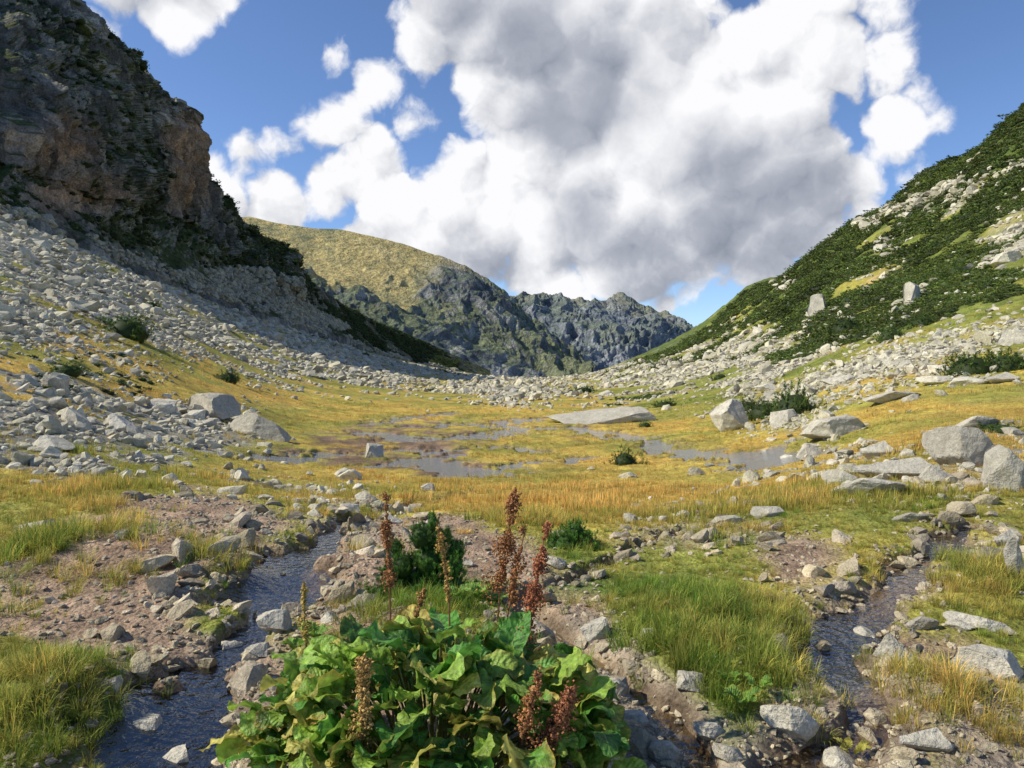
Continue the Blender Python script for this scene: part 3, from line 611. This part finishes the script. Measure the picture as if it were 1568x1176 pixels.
Vs=[];Ts=[];Cs=[];Us=[];o=0; q9=gridq(19,9); PV=[];PT=[];PC=[];po=0
def tube(pts,rad,colr,k=5):
    global po
    pts=np.array(pts); n_=len(pts); tg=np.gradient(pts,axis=0); vv=[]
    for i in range(n_):
        t=tg[i]/np.linalg.norm(tg[i]); a=np.cross(t,[.3,.9,.1]); a/=np.linalg.norm(a); b=np.cross(t,a); r=rad[0]+(rad[1]-rad[0])*i/(n_-1)
        for j in range(k): vv.append(pts[i]+(a*math.cos(j*6.283/k)+b*math.sin(j*6.283/k))*r)
    PV.extend(vv); PC.extend([np.array(colr)]*len(vv))
    for i in range(n_-1):
        for j in range(k):
            A_=po+i*k+j;B=po+i*k+(j+1)%k; PT.append((A_,B,B+k)); PT.append((A_,B+k,A_+k))
    po+=len(vv)
DC=np.array([-.33,3.10,0.]); gz,_,_=height(np.array([DC[0]]),np.array([DC[1]])); DC[2]=gz[0]
NL=320
for i in range(NL+110):
    if i<NL:
        f=(i+.5)/NL; rr=.70*math.sqrt(f); phi=i*2.39996+rng.normal(0,.3); hgt=.42*(1-(rr/.86)**2)+.08+rng.uniform(-.10,.06)
    else: # skirt of lower leaves on the near side
        phi=rng.uniform(-math.pi*.95,-math.pi*.05); rr=rng.uniform(.52,.80); hgt=rng.uniform(.04,.32)
    org=DC+np.array([math.cos(phi)*rr*1.03,math.sin(phi)*rr*.62,hgt])
    L_=rng.choice([rng.uniform(.09,.15),rng.uniform(.15,.24)]); ph=phi+rng.normal(0,.9)
    q=rng.uniform()
    if q<.44: cl_=np.array([.085,.235,.034])*rng.uniform(.6,1.5)
    elif q<.83: cl_=np.array([.27,.42,.06])*rng.uniform(.8,1.25)
    elif q<.95: cl_=np.array([.60,.54,.12])*rng.uniform(.8,1.1)
    else: cl_=np.array([.46,.24,.09]); L_*=.6
    v,c_,uv_=leaf(org,ph,L_,L_*rng.uniform(.32,.48),rng.uniform(.2,1.35) if i<NL else rng.uniform(.3,1.5),rng.uniform(-1.2,.5),cl_,rng.normal(0,.5),rng.uniform(0,.9)*(rng.uniform()<.5))
    Vs.append(v);Cs.append(c_);Us.append(uv_);Ts.append(q9+o);o+=len(v)
    if i%2==0 and i<NL:
        b=DC+np.array([math.cos(phi)*rr*.35,math.sin(phi)*rr*.25,-.03]); mp=(b+org)/2+np.array([0,0,.05])
        tube([b,mp,org,org+np.array([math.cos(ph),math.sin(ph),.6])*.03],(.006,.004),(.22,.24,.08))
emp=bpy.data.objects.new('alpine_dock_plant',None); scene.collection.objects.link(emp)
lo=mesh_obj('leaves',np.concatenate(Vs),np.concatenate(Ts),M_leaf,np.concatenate(Cs),True,np.concatenate(Us)); lo.parent=emp
for cx_,cy_,k_,s_ in [(1140,1105,9,.07),(1120,1080,7,.05),(480,985,10,.08),(735,935,9,.10),(1165,1090,6,.05),(450,1000,8,.07),(700,950,7,.08),(760,925,8,.09),(1310,1140,7,.05)]:
    X0,Y0=pixel_to_ground(cx_,cy_); z0,_,_=height(np.array([X0]),np.array([Y0])); Vs=[];Ts=[];Cs=[];Us=[];o=0
    for i in range(k_):
        ph=i*2.4+rng.normal(0,.2); v,c_,uv_=leaf((X0+.03*math.cos(ph),Y0+.03*math.sin(ph),z0[0]+.05),ph,s_*rng.uniform(.8,1.5),s_*.4,1.2,-.2,(np.array([.45,.42,.07]) if cx_==1310 else np.array([.17,.34,.045]))*rng.uniform(.8,1.3),0,.3)
        Vs.append(v);Cs.append(c_);Us.append(uv_);Ts.append(q9+o);o+=len(v)
    mesh_obj('leafy_herb',np.concatenate(Vs),np.concatenate(Ts),M_leaf,np.concatenate(Cs),True,np.concatenate(Us))
oct_v=np.array([[1,0,0],[-1,0,0],[0,1,0],[0,-1,0],[0,0,1.2],[0,0,-1.2]])*1.; oct_t=np.array([[0,2,4],[2,1,4],[1,3,4],[3,0,4],[2,0,5],[1,2,5],[3,1,5],[0,3,5]])
sp_pos=[];sp_col=[];sp_s=[]
def stalk(base_xy,tip,frac,rad,cnt,c0):
    b=np.array([base_xy[0],base_xy[1],DC[2]+.02]); tip=np.array(tip); bend=np.array([rng.normal(0,.015),rng.normal(0,.015),0])
    ts=np.linspace(0,1,14); pts=[b*(1-t)+tip*t+bend*math.sin(t*math.pi)*2 for t in ts]; tube(pts,(.0065,.003),(.30,.15,.07))
    L_=np.linalg.norm(tip-b); nw=int(12+frac*L_*45); wh=np.sort(rng.uniform(1-frac,1.0,nw))
    for w in wh:
        gap=.65+.5*math.sin(w*37+rad*900); r0=rad*(1.15-.75*(w-(1-frac))/frac)*rng.uniform(.6,1.2)*gap; c=b*(1-w)+tip*w+bend*math.sin(w*math.pi)*2; aa=rng.uniform(0,6.28)
        cc=c+np.array([math.cos(aa),math.sin(aa),.5])*r0*.55
        k=int(cnt/nw*1.6); pp_=cc+rng.normal(size=(k,3))*np.array([r0*.42,r0*.42,r0*.65]); sp_pos.append(pp_)
        sp_col.append(np.array(c0)*rng.uniform(.45,1.7,(k,1))); sp_s.append(rng.uniform(.0035,.0075,k))
def at3(px,py,Y): return ((px-CX)/FOC*Y,Y,CAMZ+(HY-py)/FOC*Y)
rust=(.38,.175,.07)
for (bx,by),(px,py,Y),fr_,rd,ct,cc in [((-.56,3.45),(590,758,3.5),.40,.038,900,rust),((-.38,3.3),(668,800,3.4),.36,.034,600,(.44,.27,.08)),((-.08,3.35),(790,746,3.4),.42,.055,1700,rust),
   ((.06,3.2),(838,804,3.3),.50,.044,1200,(.40,.15,.07)),((-.85,3.3),(463,893,3.2),.36,.027,350,(.48,.34,.09)),((-.56,2.72),(556,1010,2.62),.60,.048,1300,(.47,.30,.10)),((.06,2.78),(882,1058,2.70),.75,.070,1900,(.36,.15,.07)),((.0,2.85),(830,1035,2.72),.5,.038,600,rust),
   ((-.1,3.2),(804,812,3.35),.35,.045,600,rust),((-.45,3.3),(650,905,3.3),.2,.026,180,(.38,.2,.07))]:
    stalk((bx,by),at3(px,py,Y),fr_,rd,ct,cc)
sp_=np.concatenate(sp_pos); cc=np.concatenate(sp_col); ss=np.concatenate(sp_s); k=len(sp_)
V,T,C=merge([(oct_v,oct_t,np.ones((6,3)))],sp_,np.c_[ss,ss*.5,ss],rots(k,1.),cc)
V=np.concatenate([V,np.array(PV)]);T=np.concatenate([T,np.array(PT)+len(V)-len(PV)]);C=np.concatenate([C,np.array(PC)])
so=mesh_obj('seed_stalks',V,T,M_seed,C,False); so.parent=emp

# ------------------------------------------------------------------ sky, clouds, sun, camera
az=math.atan2(-.96,-.10); el=math.radians(42)
S=Vector((math.sin(az)*math.cos(el),math.cos(az)*math.cos(el),math.sin(el)))
ld=bpy.data.lights.new('sun','SUN'); ld.energy=5.0; ld.angle=math.radians(.5); ld.color=(1,.95,.80)
lo=bpy.data.objects.new('sun',ld); scene.collection.objects.link(lo); lo.rotation_euler=(-S).to_track_quat('-Z','Y').to_euler(); lo.location=(-50,0,80)
w=bpy.data.worlds.new('World'); scene.world=w; w.use_nodes=True; nt=w.node_tree; nt.nodes.clear(); N=nt.nodes.new; L=nt.links.new
w.cycles.sampling_method='NONE'
out=N('ShaderNodeOutputWorld'); sky=N('ShaderNodeTexSky'); sky.sky_type='NISHITA'; sky.sun_disc=False; sky.sun_elevation=el; sky.sun_rotation=az; sky.altitude=2000; sky.air_density=1.0; sky.dust_density=.6; sky.ozone_density=1.6
b1=N('ShaderNodeBackground'); b1.inputs[1].default_value=.14
tint=N('ShaderNodeMix'); tint.data_type='RGBA'; tint.blend_type='MULTIPLY'; tint.inputs[0].default_value=1; L(sky.outputs[0],tint.inputs[6]); tint.inputs[7].default_value=(.86,.97,1.15,1); L(tint.outputs[2],b1.inputs[0])
tc=N('ShaderNodeTexCoord'); D0=tc.outputs['Generated']
def math_(op,a,b=None,c=None,clamp=False):
    q=N('ShaderNodeMath'); q.operation=op; q.use_clamp=clamp
    for i,v in enumerate((a,b,c)):
        if v is None: continue
        if isinstance(v,(int,float)): q.inputs[i].default_value=v
        else: L(v,q.inputs[i])
    return q.outputs[0]
def noise(vec,scale,det,rough=.55,dist=0):
    q=N('ShaderNodeTexNoise'); q.inputs['Scale'].default_value=scale; q.inputs['Detail'].default_value=det; q.inputs['Roughness'].default_value=rough; q.inputs['Distortion'].default_value=dist
    L(vec,q.inputs['Vector']); return q
def vadd(a,b,op='ADD'):
    q=N('ShaderNodeVectorMath'); q.operation=op; L(a,q.inputs[0])
    if isinstance(b,tuple): q.inputs[1].default_value=b
    else: L(b,q.inputs[1])
    return q.outputs[0]
def warp(vec,scale,amt,det=3):
    nz=noise(vec,scale,det); c_=vadd(nz.outputs['Color'],(.5,.5,.5),'SUBTRACT')
    q=N('ShaderNodeVectorMath'); q.operation='SCALE'; L(c_,q.inputs[0]); q.inputs['Scale'].default_value=amt
    return vadd(vec,q.outputs[0])
Dw=warp(D0,9,.035,3)
def field(vec,blobs,k=.03):
    cur=None
    for px,py,r in blobs:
        v=Vector(((px-CX)/FOC,1,(HY-py)/FOC)); sc_=1/v.length; v.normalize()
        q=N('ShaderNodeVectorMath'); q.operation='DISTANCE'; L(vec,q.inputs[0]); q.inputs[1].default_value=v
        d=math_('SUBTRACT',q.outputs['Value'],r/FOC*sc_)
        cur=d if cur is None else math_('SMOOTH_MIN',cur,d,k)
    return cur
main=[(740,20,125),(840,20,170),(1000,60,190),(1150,80,150),(1240,110,105),(1300,180,90),(1320,160,60),(900,190,180),(1050,220,180),(1190,230,140),(565,150,34),(590,235,72),(600,310,85),(740,290,125),(880,330,120),(1030,330,120),(1150,330,110),(1250,270,100),(1290,235,70),
 (380,235,38),(350,280,38),(430,310,58),(510,285,65),(700,390,65),(800,415,55),(900,425,55),(520,210,34),(545,110,20),(420,350,40),(560,375,50),(470,250,24),(1000,420,50)]
tl=[(190,0,72),(250,35,55),(310,0,50),(165,-60,90),(240,78,28)]
sm=[(1150,370,12),(1170,380,12),(1020,468,26),(990,472,12),(1100,428,20),(1160,432,8)]
side=[(-500,100,260),(-800,250,200),(2200,60,300),(2500,250,250)]
f1=field(Dw,main,.02); f1=math_('MINIMUM',f1,field(Dw,tl,.02)); f1=math_('MINIMUM',f1,field(Dw,side,.05)); f1=math_('MINIMUM',f1,math_('ADD',field(Dw,sm,.01),.006))
holes=field(Dw,[(650,230,22),(658,205,12),(1130,-5,26),(440,225,14),(618,128,22),(470,190,20),(480,60,30)],.01); f1=math_('MAXIMUM',f1,math_('MULTIPLY',holes,-1))
def detail(vec):
    a=noise(vec,9,8,.57).outputs['Fac']
    v=N('ShaderNodeTexVoronoi'); v.feature='F1'; v.inputs['Scale'].default_value=17; L(vec,v.inputs['Vector'])
    return math_('MULTIPLY_ADD',math_('POWER',v.outputs['Distance'],2),-.45,a)
vw=warp(D0,20,.035,3)
n0=detail(vw); n1=detail(vadd(vw,(-.016,0,.022)))
dens=math_('MULTIPLY_ADD',math_('SUBTRACT',n0,.29),.17,math_('MULTIPLY',f1,-1))
al=N('ShaderNodeMapRange'); al.interpolation_type='SMOOTHSTEP'; al.inputs[1].default_value=-.004; al.inputs[2].default_value=.024; L(dens,al.inputs[0])
soft=noise(D0,4.5,5,.6)
ed=N('ShaderNodeMapRange'); ed.inputs[1].default_value=.14; ed.inputs[2].default_value=.0; ed.inputs[3].default_value=.65; ed.inputs[4].default_value=1.6; L(dens,ed.inputs[0])
relief=math_('MULTIPLY',math_('SUBTRACT',n0,n1),ed.outputs[0])  # sunlit side of the billows painted into the cloud brightness
dark=field(Dw,[(700,30,70),(800,70,80),(890,140,95),(860,210,35),(1130,350,110),(1000,395,75),(1250,300,70),(900,330,45),(560,395,45),(430,360,22),(740,415,50),(1090,260,40),(1040,60,25),(220,-30,50)],.03)  # shaded grey parts of the clouds, painted in as dark blobs
dk=N('ShaderNodeMapRange'); dk.interpolation_type='SMOOTHSTEP'; dk.inputs[1].default_value=.065; dk.inputs[2].default_value=-.075; L(math_('MULTIPLY_ADD',math_('SUBTRACT',soft.outputs['Fac'],.5),-.22,dark),dk.inputs[0])
br=math_('ADD',relief,1.03); br=math_('SUBTRACT',br,math_('MULTIPLY',dk.outputs[0],.72))
br=math_('ADD',br,math_('MULTIPLY',math_('SUBTRACT',soft.outputs['Fac'],.5),.45))
cr=N('ShaderNodeValToRGB'); cr.color_ramp.elements[0].position=0; cr.color_ramp.elements[0].color=(.24,.27,.34,1); cr.color_ramp.elements[1].position=1; cr.color_ramp.elements[1].color=(.98,.98,1,1)
e=cr.color_ramp.elements.new(.45); e.color=(.44,.47,.54,1)
L(br,cr.inputs[0]); b2=N('ShaderNodeBackground'); b2.inputs[1].default_value=1.0; L(cr.outputs[0],b2.inputs[0])
mx=N('ShaderNodeMixShader'); L(al.outputs[0],mx.inputs[0]); L(b1.outputs[0],mx.inputs[1]); L(b2.outputs[0],mx.inputs[2]); L(mx.outputs[0],out.inputs[0])

cd=bpy.data.cameras.new('camera'); cam=bpy.data.objects.new('camera',cd); scene.collection.objects.link(cam); scene.camera=cam
cd.lens=26; cd.sensor_width=36; cd.clip_start=.05; cd.clip_end=20000
cam.location=(0,0,CAMZ); cam.rotation_euler=(math.radians(90)-math.atan(28/FOC),0,0)
scene.view_settings.view_transform='Standard'; scene.view_settings.look='None'; scene.view_settings.exposure=0
